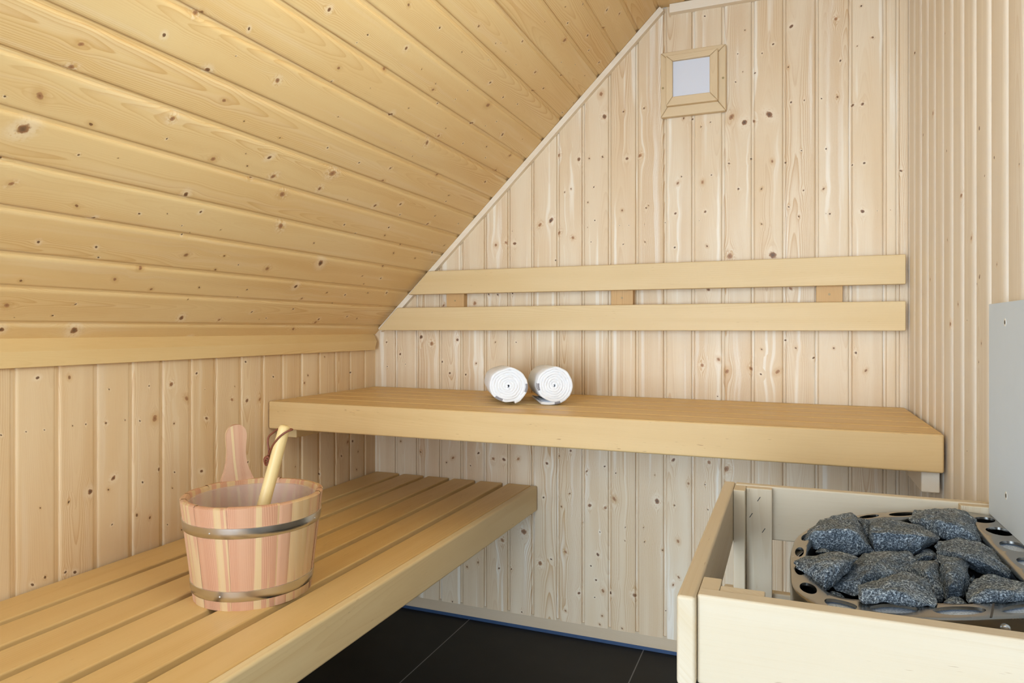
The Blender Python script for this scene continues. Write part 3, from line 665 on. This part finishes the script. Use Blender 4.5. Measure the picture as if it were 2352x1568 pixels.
def hoop(z0, z1, riv):
    mb = MB(); n_ = 96; rows = []
    for k in range(n_):
        a = 2 * math.pi * k / n_; ca, sa = math.cos(a), math.sin(a)
        pr = [(br(z0) + .0004, z0), (br(z0) + .0017, z0 + .0008), (br((z0 + z1) / 2) + .0021, (z0 + z1) / 2), (br(z1) + .0017, z1 - .0008), (br(z1) + .0002, z1), (br(z1) - .002, z1), (br(z0) - .002, z0)]
        rows.append([mb.add(BC + Vector((ca * r, sa * r, z))) for r, z in pr])
    for k in range(n_):
        ra, rb = rows[k], rows[(k + 1) % n_]
        for j in range(7): mb.quad([ra[j], rb[j], rb[(j + 1) % 7], ra[(j + 1) % 7]])
    h = mb.build('hoop', M['hoop'], bucket, angle=50)
    for a in riv:
        d = Vector((math.cos(phi0 + a), math.sin(phi0 + a), 0)); zc = (z0 + z1) / 2
        mb = MB(); mb.disc(BC + d * (br(zc) + .0018) + Vector((0, 0, zc)), d, .0022, .0006, dome=.0006, n=10)
        r_ = mb.build('rivet', M['hoop']); r_.parent = h; r_.location = (0, 0, 0)
hoop(.147, .169, (-.62, 1.05)); hoop(.0185, .0405, (-.53,))
# handle stave
hd = Vector((-1.191 - BC.x, 1.236 - BC.y, 0)).normalized(); ht = Vector((hd.y, -hd.x, 0))
if ht.dot(Vector((CS, SN, 0))) < 0: ht = -ht
mb = MB()
hp = [(-.17, .0205), (-.02, .029), (.0, .0335), (.010, .0300), (.022, .0258), (.038, .0222), (.055, .0205), (.070, .0203), (.085, .0212), (.097, .0222), (.106, .0222), (.114, .0205), (.120, .0172), (.125, .0120), (.1275, .0055), (.128, .0)]
rows = []
for h, w_ in hp:
    rr = br(BH + h) if h < 0 else RT + .0045
    lean = hd * (rr - .0075) + Vector((0, 0, BH + h))
    asym = .005 * max(0, 1 - abs(h - .0) / .05)
    rows.append([mb.add(BC + lean + ht * x + hd * y) for x, y in ((-w_, -.0075), (w_ + asym, -.0075), (w_ + asym, .0075), (-w_, .0075))])
for i, (a, b) in enumerate(zip(rows, rows[1:])):
    wa, wb = hp[i][1], hp[i + 1][1]
    for j in range(4):
        j2 = (j + 1) % 4; xx = [(-1, 0), (1, 0), (1, 1), (-1, 1)]
        mb.quad([a[j], a[j2], b[j2], b[j]], [(xx[q][0] * w_ + xx[q][1] * .015, h, 15.3) for q, w_, h in ((j, wa, hp[i][0]), (j2, wa, hp[i][0]), (j2, wb, hp[i + 1][0]), (j, wb, hp[i + 1][0]))])
mb.quad(list(reversed(rows[0]))); 
tag(mb.build('handle', M['larch'], bucket, bevel=.004, angle=50))
# milky plastic liner
mb = MB(); n_ = 64; rows = []
for k in range(n_):
    a = 2 * math.pi * k / n_; ca, sa = math.cos(a), math.sin(a)
    rows.append([mb.add(BC + Vector((ca * r, sa * r, z))) for r, z in ((RT - TH - .0015, BH - .010), (RT - TH - .0045, BH - .0115), (RB - TH - .006, .02), (.001, .016))])
for k in range(n_):
    for j in range(3): mb.quad([rows[k][j], rows[(k + 1) % n_][j], rows[(k + 1) % n_][j + 1], rows[k][j + 1]])
tag(mb.build('liner', M['liner'], bucket), 'milky plastic liner inside the bucket')

# ------------------------------------------------------------------ ladle
P1 = ray(605, 1160) * 1.432; P2 = ray(655, 976) * 1.452; P0 = P1 + (P1 - P2) * .86
ladle = thing('ladle', 'wooden sauna ladle with a brown leather loop standing in the bucket', 'ladle', P0)
dirl = (P2 - P0).normalized()
pts = [P0 + (P2 - P0) * t for t in (0, .1, .2, .3, .4, .5, .6, .7, .8, .9, .97, .985, .995, 1.0)]
mb = MB(); mb.tube(pts, .0125, 20, seed=4.0, taper=[.010, .0115, .012, .0125, .0128, .0130, .0130, .0128, .0125, .0122, .0118, .011, .0092, .006]); mb.build('handle', M['ladle_wood'], ladle)
# scoop, resting on the bucket floor
mb = MB(); sc = P0 + Vector((.030, .020, .004)); n_ = 28; rows = []
for k in range(n_):
    a = 6.2832 * k / n_; ca, sa = math.cos(a), math.sin(a)
    rows.append([mb.add(sc + Vector((ca * r, sa * r, z))) for r, z in ((.004, -.0035), (.026, -.001), (.034, .012), (.036, .028), (.033, .028), (.030, .012), (.022, .003), (.002, .001))])
for k in range(n_):
    for j in range(7): mb.quad([rows[k][j], rows[(k + 1) % n_][j], rows[(k + 1) % n_][j + 1], rows[k][j + 1]])
mb.build('scoop', M['ladle_wood'], ladle)
def lp(x, y, dk=0.0): return ray(500 + x / 6.815, 950 + y / 6.815) * (1.452 + dk)
def spline(p, n=8):
    out = []
    q = [p[0]] + p + [p[-1]]
    for i in range(1, len(q) - 2):
        for k in range(n):
            t = k / n; a, b, c, d = q[i - 1], q[i], q[i + 1], q[i + 2]
            out.append(.5 * ((2 * b) + (c - a) * t + (2 * a - 5 * b + 4 * c - d) * t * t + (3 * b - a - 3 * c + d) * t ** 3))
    out.append(p[-1]); return out
mb = MB()
loop = [lp(1140, 240, -.004), lp(1165, 248, -.012), lp(1090, 275, -.0165), lp(985, 345, -.017), lp(900, 440, -.015), lp(835, 550, -.008), lp(805, 640, -.003), lp(790, 720, -.002), lp(775, 805, -.002)]
mb.tube(spline(loop), .0021, 8)
loop2 = [lp(1060, 235, .016), lp(950, 240, .014), lp(860, 300, .010), lp(800, 360, .006), lp(785, 450, .002), lp(800, 560, 0), lp(795, 640, .002), lp(770, 690, -.002), lp(720, 718, -.004)]
mb.tube(spline(loop2), .0021, 8)
kn = [lp(790, 660, -.005), lp(740, 690, -.005), lp(745, 740, -.003), lp(800, 725, -.005), lp(790, 675, -.006), lp(735, 720, -.006), lp(750, 790, -.003), lp(775, 808, -.002)]
mb.tube(spline(kn), .0024, 8)
tag(mb.build('leather_loop', M['leather'], ladle), 'brown leather loop')

# ------------------------------------------------------------------ heater guard
GZ = -.290
guard = thing('heater_guard', 'pale wooden rail guard built around the stone heater', 'heater guard', (.1, 1.07, -.6))
def gb(name, x0, x1, y0, y1, z0, z1, al, mat='guard', bv=.003):
    mb = MB(); mb.box(x0, x1, y0, y1, z0, z1, al); return mb.build(name, M[mat], guard, bevel=bv, seg=3)
for k, (z1, z0) in enumerate(((GZ, GZ - .098), (-.4855, -.5845), (-.68, -.779))):
    gb('rail', -.0928, .3165, .7715, .7935, z0, z1, (1, 0, 0))
    gb('rail', -.1135, -.0932, .7605, 1.3675, z0, z1, (0, 1, 0), bv=.004)
    gb('rail', -.0928, .3165, 1.3475, 1.3665, z0, z1, (1, 0, 0))
for x0, x1, y0, y1 in ((-.0928, -.0725, 1.303, 1.3472), (-.0722, -.0275, 1.3285, 1.3472), (-.0928, -.0715, .7938, .834), (-.0712, -.0237, .7938, .812), (.264, .3165, 1.3285, 1.3472), (.264, .3165, .7938, .812)):
    gb('post', x0, x1, y0, y1, ZF + .0005, GZ - .0015, (0, 0, 1), bv=.0015)
for x, y in ((1743, 1146), (1725, 1183), (1754, 1218)):
    p = at_y(x, y, 1.3284); mb = MB()
    d = Vector((.0026, 0, .0042)); q = Vector((.0006, 0, -.0003))
    mb.hexa([p - d - q, p - d + q, p - d + q + Vector((0, .001, 0)), p - d - q + Vector((0, .001, 0)), p + d - q, p + d + q, p + d + q + Vector((0, .001, 0)), p + d - q + Vector((0, .001, 0))], (0, 0, 1))
    mb.build('staple', M['slot_dark'], guard)

# ------------------------------------------------------------------ stone heater
RZ = -.300
heater = thing('sauna_heater', 'steel sauna heater filled with grey stones inside the wooden guard', 'heater', (.15, 1.05, -.6))
ST = [  # outer x y, inner x y, hole half-length along the rim
 ((.047, .802), (.056, .848), .37), ((.101, .813), (.107, .858), .40), ((.164, .834), (.175, .878), .40), ((.2286, .866), (.236, .908), .38),
 ((.298, .900), (.266, .955), .34), ((.316, .985), (.264, .998), .33), ((.316, 1.06), (.264, 1.065), .33), ((.316, 1.137), (.2625, 1.137), .33), ((.316, 1.215), (.263, 1.212), .33),
 ((.308, 1.300), (.262, 1.252), .30), ((.250, 1.324), (.238, 1.278), .33), ((.172, 1.286), (.167, 1.246), .36), ((.1195, 1.2465), (.122, 1.218), .30), ((.055, 1.176), (.073, 1.158), .30),
 ((.0160, 1.084), (.0340, 1.074), .29), ((.0050, 1.002), (.0225, 1.000), .28), ((.0038, .924), (.0225, .928), .28), ((.0090, .852), (.0330, .878), .30)]
NS = len(ST)
def cat(vals, s):
    i = math.floor(s) % NS; t = s - math.floor(s)
    a, b, c, d = (vals[(i + q) % NS] for q in (-1, 0, 1, 2))
    return tuple(.5 * ((2 * b[j]) + (c[j] - a[j]) * t + (2 * a[j] - 5 * b[j] + 4 * c[j] - d[j]) * t * t + (3 * b[j] - a[j] - 3 * c[j] + d[j]) * t ** 3) for j in range(2))
OUT_, INN_ = [s_[0] for s_ in ST], [s_[1] for s_ in ST]
def rim(s, w):
    o, i = cat(OUT_, s), cat(INN_, s)
    return Vector((o[0] + (i[0] - o[0]) * w, o[1] + (i[1] - o[1]) * w, RZ))
mb = MB(); HN = 32
for k in range(NS):
    hr = ST[k][2]; wr = .31
    rect = []; circ = []
    for q in range(HN):
        a = 2 * math.pi * q / HN; ca, sa = math.cos(a), math.sin(a)
        m_ = max(abs(ca), abs(sa)); rect.append((k + .5 * ca / m_, .5 + .5 * sa / m_)); circ.append((k + hr * ca, .5 + wr * sa))
    mid = [((r[0] + c_[0]) / 2, (r[1] + c_[1]) / 2) for r, c_ in zip(rect, circ)]
    ri_ = [[mb.add(rim(s_, w_)) for s_, w_ in q] for q in (rect, mid, circ)]
    lip = [mb.add(rim(s_, w_) + Vector((0, 0, -.0035))) for s_, w_ in [(k + (c_[0] - k) * .985, .5 + (c_[1] - .5) * .985) for c_ in circ]]
    ri_.append(lip)
    for a, b in zip(ri_, ri_[1:]):
        for q in range(HN):
            mb.quad([a[q], a[(q + 1) % HN], b[(q + 1) % HN], b[q]])
ns = NS * 8
bs = []
for k in range(NS):
    q_ = sorted({round(.5 * math.cos(2 * math.pi * q / HN) / max(abs(math.cos(2 * math.pi * q / HN)), abs(math.sin(2 * math.pi * q / HN))), 6) for q in range(HN)})
    bs += [k + t for t in q_ if t < .4999]
oo = []; ii = []
for s_ in bs:
    o = rim(s_, 0); d = o - rim(s_, 1); d.z = 0; d.normalize()
    oo.append([mb.add(o), mb.add(o + d * .0012 + Vector((0, 0, -.0008))), mb.add(o + d * .0018 + Vector((0, 0, -.003))), mb.add(o + d * .0018 + Vector((0, 0, -.03)))])
    o = rim(s_, 1); ii.append([mb.add(o), mb.add(o + Vector((0, 0, -.012)))])
for k in range(len(bs)):
    a, b = oo[k], oo[(k + 1) % len(bs)]
    for j in range(3): mb.quad([a[j], b[j], b[j + 1], a[j + 1]])
    a, b = ii[k], ii[(k + 1) % len(bs)]; mb.quad([a[0], a[1], b[1], b[0]])
bm_ = mb.build('rim', M['steel'], heater, angle=45)
bmm = bmesh.new(); bmm.from_mesh(bm_.data); bmesh.ops.remove_doubles(bmm, verts=bmm.verts, dist=.00005); bmesh.ops.recalc_face_normals(bmm, faces=bmm.faces); bmm.to_mesh(bm_.data); bmm.free()
# outer casing and stone basket
mb = MB(); oo = []
for k in range(ns):
    o = rim(k * NS / ns, 0.02); oo.append([mb.add(o + Vector((0, 0, -.028))), mb.add(o + Vector((0, 0, ZF + .12 - RZ)))])
for k in range(ns):
    a, b = oo[k], oo[(k + 1) % ns]; mb.quad([a[0], b[0], b[1], a[1]])
mb.quad([q[1] for q in oo][::-1])
mb.build('casing', M['steel'], heater)
mb = MB(); oo = []
for k in range(ns):
    o = rim(k * NS / ns, 1.03); oo.append([mb.add(o + Vector((0, 0, -.010))), mb.add(o + Vector((0, 0, -.075)))])
for k in range(ns):
    a, b = oo[k], oo[(k + 1) % ns]; mb.quad([a[0], a[1], b[1], b[0]])
mb.quad([q[1] for q in oo])
mb.build('stone_basket', M['steel_dark'], heater)
mb = MB(); oo = []
for k in range(61):
    s_ = -.4 + 7.9 * k / 60
    oo.append([mb.add(rim(s_, .06) + Vector((0, 0, -.0065))), mb.add(rim(s_, .94) + Vector((0, 0, -.0055))), mb.add(rim(s_, .94) + Vector((0, 0, -.03))), mb.add(rim(s_, .06) + Vector((0, 0, -.03)))])
for a, b in zip(oo, oo[1:]):
    for j in range(4): mb.quad([a[j], b[j], b[(j + 1) % 4], a[(j + 1) % 4]])
mb.build('insulation', M['wool'], heater)
# seam of the front sheet with its bolt, small rivet on the left
for (u, v, s_) in ((2313, 1428, 2.72), (1824, 1341, 17.35)):
    o = rim(s_, 0); c_ = rim(s_, 1); d = (o - c_); d.z = 0; d.normalize()
    mb = MB(); mb.disc(o + d * .0018 + Vector((0, 0, -.012)), d, .0052 if s_ < 5 else .003, .002, dome=.002); mb.build('bolt', M['bolt'], heater)
mb = MB(); a, b = rim(2.50, -.03), rim(2.50, 1.02); sd_ = (b - a).cross(Vector((0, 0, 1))).normalized() * .0010
mb.hexa([a - sd_, a + sd_, b + sd_, b - sd_, a - sd_ + Vector((0, 0, .0006)), a + sd_ + Vector((0, 0, .0006)), b + sd_ + Vector((0, 0, .0006)), b - sd_ + Vector((0, 0, .0006))], (1, 0, 0))
mb.build('sheet_joint', M['slot_dark'], heater)

# ------------------------------------------------------------------ stones
def stone(label, outline, ridge, h_top, h_bot, thick, seed):
    mx_, my_ = sum(q[0] for q in outline) / len(outline), sum(q[1] for q in outline) / len(outline)
    outline = [(mx_ + (x - mx_) * 1.07, my_ + (y - my_) * 1.07) for x, y in outline]
    pts = [(1800 + x / 4.261, 1140 + y / 4.259) for x, y in outline]
    ys = [p[1] for p in outline]; y0, y1 = min(ys), max(ys)
    P = []
    for (u, v), (x, y) in zip(pts, outline):
        t = (y - y0) / (y1 - y0); P.append(at_z(u, v, RZ + h_top * (1 - t) + h_bot * t))
    Rg = [at_z(1800 + x / 4.261, 1140 + y / 4.259, RZ + h) for x, y, h in ridge]
    cen = sum(P, Vector()) / len(P)
    vd = cen.normalized()
    B = []
    for p in P:
        q = cen + (p - cen) * .78; B.append(q * (1 + thick / cen.length * .55) )
        q2 = cen + (p - cen) * .45; B.append(q2 * (1 + thick / cen.length))
    bm = bmesh.new()
    for p in P + Rg + B: bm.verts.new(p - cen)
    r = bmesh.ops.convex_hull(bm, input=bm.verts)
    dead = [e for e in set(r['geom_interior'] + r['geom_unused']) if isinstance(e, bmesh.types.BMVert)]
    if dead: bmesh.ops.delete(bm, geom=dead, context='VERTS')
    bmesh.ops.dissolve_limit(bm, angle_limit=R_(9), verts=bm.verts, edges=bm.edges)
    bmesh.ops.bevel(bm, geom=list(bm.edges), offset=.0022, segments=1, affect='EDGES', profile=.5, clamp_overlap=True)
    bmesh.ops.triangulate(bm, faces=bm.faces)
    for _ in range(5):
        long_ = [e for e in bm.edges if e.calc_length() > .0045]
        if not long_: break
        bmesh.ops.subdivide_edges(bm, edges=long_, cuts=1); bmesh.ops.triangulate(bm, faces=bm.faces)
    bm.normal_update()
    sv = Vector((seed * 3.1, seed * 1.7, seed))
    for v in bm.verts:
        n1 = mnoise.fractal(v.co * 55 + sv, 1.0, 2.0, 4); n2 = mnoise.noise(v.co * 24 + sv)
        rd = 1 - abs(mnoise.noise(v.co * 34 + sv * 2)) * 2
        n3 = mnoise.cell(v.co * 60 + sv); n4 = mnoise.fractal(v.co * 160 + sv, 1.0, 2.0, 3)
        v.co += v.normal * (n1 * .0022 + n2 * .0030 + rd * .0018 + n3 * .0008 + n4 * .0008 - .0012)
    me = bpy.data.meshes.new('sauna_stone'); bm.to_mesh(me); bm.free(); me.materials.append(M['granite'])
    me.shade_smooth(); me.set_sharp_from_angle(angle=R_(38))
    o = bpy.data.objects.new('sauna_stone', me); C.objects.link(o); o.location = cen
    return tag(o, label, 'stone', 'stones in the sauna heater')
U, D_ = .006, -.024
stone('dark angular stone at the back left of the heater, humped above the rim', [(195,430),(280,310),(360,240),(480,195),(650,170),(695,200),(735,365),(770,400),(830,470),(870,540),(720,570),(560,555),(420,540),(330,525),(205,462)], [(310,325,.016),(640,325,.020),(735,375,.012),(520,330,.019)], .010, -.018, .06, 1)
stone('narrow grey stone wedged behind the left hump and the flat-fronted back stone', [(705,200),(860,215),(880,300),(890,480),(830,470),(740,350)], [(790,260,.004)], .000, -.024, .05, 2)
stone('broad flat-fronted speckled stone in the middle of the back row', [(852,335),(860,250),(890,222),(1040,225),(1220,260),(1330,300),(1510,400),(1500,425),(1250,582),(1130,542),(900,552),(872,470)], [(855,340,.016),(1100,345,.018),(1300,365,.018),(1440,395,.012)], .008, -.020, .06, 3)
stone('largest stone, rounded and pale speckled, at the back beside the pierced right rim', [(1225,230),(1290,145),(1500,125),(1750,140),(1870,215),(1925,330),(1920,455),(1700,440),(1600,420),(1500,380),(1350,300)], [(1500,230,.018),(1700,270,.018)], .006, -.012, .06, 4)
stone('large sloping stone at the right, under the rounded one, against the steel wall', [(1475,490),(1530,440),(1700,420),(1900,450),(2060,540),(2200,680),(2245,760),(2200,810),(2000,770),(1850,700),(1820,620),(1500,560)], [(1650,520,.010),(1900,620,.012),(2050,690,.006)], .000, -.022, .05, 5)
stone('speckled stone at the right edge, touching the front rim', [(1775,1012),(1860,820),(1990,780),(2180,800),(2352,850),(2470,880),(2470,1030),(2100,1050),(1830,1060)], [(2000,900,.012),(2250,930,.012)], .004, -.006, .05, 6)
stone('wide wedge stone lying over the front rim, flat side to the front', [(735,870),(900,815),(1050,770),(1200,740),(1380,780),(1440,850),(1512,1022),(1480,1068),(1150,1030),(760,1030)], [(760,890,.015),(1000,835,.018),(1290,800,.016),(1150,930,.016)], .012, .001, .05, 7)
stone('pointed light speckled stone with a brown stain at the left rim', [(105,630),(370,560),(600,550),(740,600),(690,660),(405,950),(270,820),(130,700)], [(250,640,.014),(560,640,.018),(420,730,.014)], .010, -.012, .055, 8)
stone('long grey stone across the centre, behind the front wedge', [(740,600),(780,555),(1050,540),(1190,540),(1280,610),(1200,680),(1220,740),(1000,780),(740,870),(720,975),(520,905),(500,860),(700,680)], [(900,640,.006),(800,760,.004)], -.002, -.020, .05, 9)
stone('upright wedge stone right of centre with a smooth cut edge', [(1515,580),(1620,580),(1740,590),(1815,680),(1815,800),(1760,985),(1600,990),(1560,800),(1530,700)], [(1640,700,.012),(1650,850,.008)], .004, -.022, .05, 10)
stone('smooth grey stone between the centre stone and the upright wedge', [(1200,670),(1400,630),(1520,615),(1560,800),(1610,985),(1500,1022),(1440,850),(1380,780),(1220,740)], [(1400,720,.006)], .000, -.026, .05, 11)
stone('small half-hidden stone under the flat-fronted back stone', [(1250,600),(1350,520),(1420,505),(1500,560),(1520,620),(1290,645)], [(1400,570,-.004)], -.008, -.020, .04, 12)
stone('little dark stone in the front left corner by the rim', [(405,970),(480,925),(570,950),(620,1020),(500,1005)], [(520,960,-.012)], -.014, -.024, .03, 13)
stone('little stone at the front rim below the upright wedge', [(1550,1050),(1620,990),(1740,990),(1800,1060),(1700,1075)], [(1670,1030,-.006)], -.008, -.012, .03, 14)
stone('small sharp stone peeping out below the back left hump', [(290,545),(390,500),(440,540),(500,560),(400,575)], [(400,540,-.004)], -.006, -.016, .03, 15)
stone('small shaded stone between the upright wedge and the right edge', [(1820,770),(1870,755),(1890,800),(1850,860),(1790,920)], [(1840,820,-.012)], -.016, -.026, .03, 16)

# ------------------------------------------------------------------ heat shield on the right wall
sh = thing('heat_shield', 'light grey heat shield board screwed to the right wall above the heater', 'heat shield', (XR - .012, 1.0, -.13))
mb = MB(); mb.hexa([(XR - .020, .70, -.300), (XR - .012, .70, -.300), (XR - .012, 1.325, -.300), (XR - .020, 1.325, -.300), (XR - .020, .70, .042), (XR - .012, .70, .042), (XR - .012, 1.325, .040), (XR - .020, 1.325, .040)], (0, 1, 0))
mb.build('board', M['shield'], sh, bevel=.0006)
for u, v in ((2308, 740), (2310.5, 1138)):
    p = at_x(u, v, XR - .0203)
    for nm, sc_, mt, dx in (('slot', 1.0, 'shield_slot', 0), ('slot', .5, 'slot_dark', -.0003)):
        mb = MB(); n_ = 20
        r1 = [mb.add(p + Vector((dx, math.cos(6.2832 * k / n_) * .0050 * sc_, math.sin(6.2832 * k / n_) * .0062 * sc_))) for k in range(n_)]
        r2 = [mb.add(Vector(mb.v[i]) + Vector((.0012, 0, 0))) for i in r1]
        for k in range(n_): mb.quad([r1[k], r2[k], r2[(k + 1) % n_], r1[(k + 1) % n_]])
        mb.quad(r1); mb.build(nm, M[mt], sh)
for y in (.8, 1.25):
    for z in (-.26, 0.0):
        mb = MB(); mb.box(XR - .0121, XR + .0002, y - .01, y + .01, z - .01, z + .01); mb.build('spacer', M['batten'], sh)

# ------------------------------------------------------------------ daylight through the doorway, an added fill lamp, and the camera
def area(name, loc, rot, sx, sy, power, color):
    l = bpy.data.lights.new(name, 'AREA'); l.shape = 'RECTANGLE'; l.size = sx; l.size_y = sy; l.energy = power; l.color = color
    o = bpy.data.objects.new(name, l); C.objects.link(o); o.location = loc; o.rotation_euler = rot; return o
area('front_window_daylight', (-1.1, -3.6, .3), (R_(90), 0, 0), 3.0, 2.8, 272.0, (0.79, 0.945, 1.10))
area('side_window_light', (1.3, .62, .30), (0, R_(93), R_(-26)), 1.5, 1.4, 62.0, (0.90, 0.945, 0.86))
area('floor_fill', (-.5, -1.7, -1.05), (R_(140), 0, 0), 2.4, 1.6, 30.0, (0.70, 0.94, 1.14))  # added fill lamp at floor level, brightens the sloped ceiling
wd = bpy.data.worlds.new('sky'); bpy.context.scene.world = wd; wd.use_nodes = True
bg = wd.node_tree.nodes['Background']; bg.inputs[0].default_value = (0.80, 0.88, 1.0, 1); bg.inputs[1].default_value = 0.35; wd.cycles.sampling_method = 'NONE'

cam = bpy.data.cameras.new('camera'); co = bpy.data.objects.new('camera', cam); C.objects.link(co)
co.location = (0, 0, 0); co.rotation_euler = (R_(90), 0, YAW)
cam.sensor_width = 36.0; cam.lens = F_ / 2352 * 36.0
cam.shift_y = (V0 - 784) / 2352.0
cam.clip_start = .02
sc_ = bpy.context.scene; sc_.camera = co
sc_.view_settings.view_transform = 'Standard'; sc_.view_settings.look = 'None'; sc_.view_settings.gamma = 1.0
sc_.view_settings.exposure = 0.0
sc_.cycles.use_denoising = True
sc_.cycles.max_bounces = 8; sc_.cycles.diffuse_bounces = 4; sc_.cycles.glossy_bounces = 4; sc_.cycles.use_adaptive_sampling = True; sc_.cycles.adaptive_threshold = 0.07; sc_.cycles.time_limit = 1000.0; sc_.cycles.adaptive_min_samples = 12
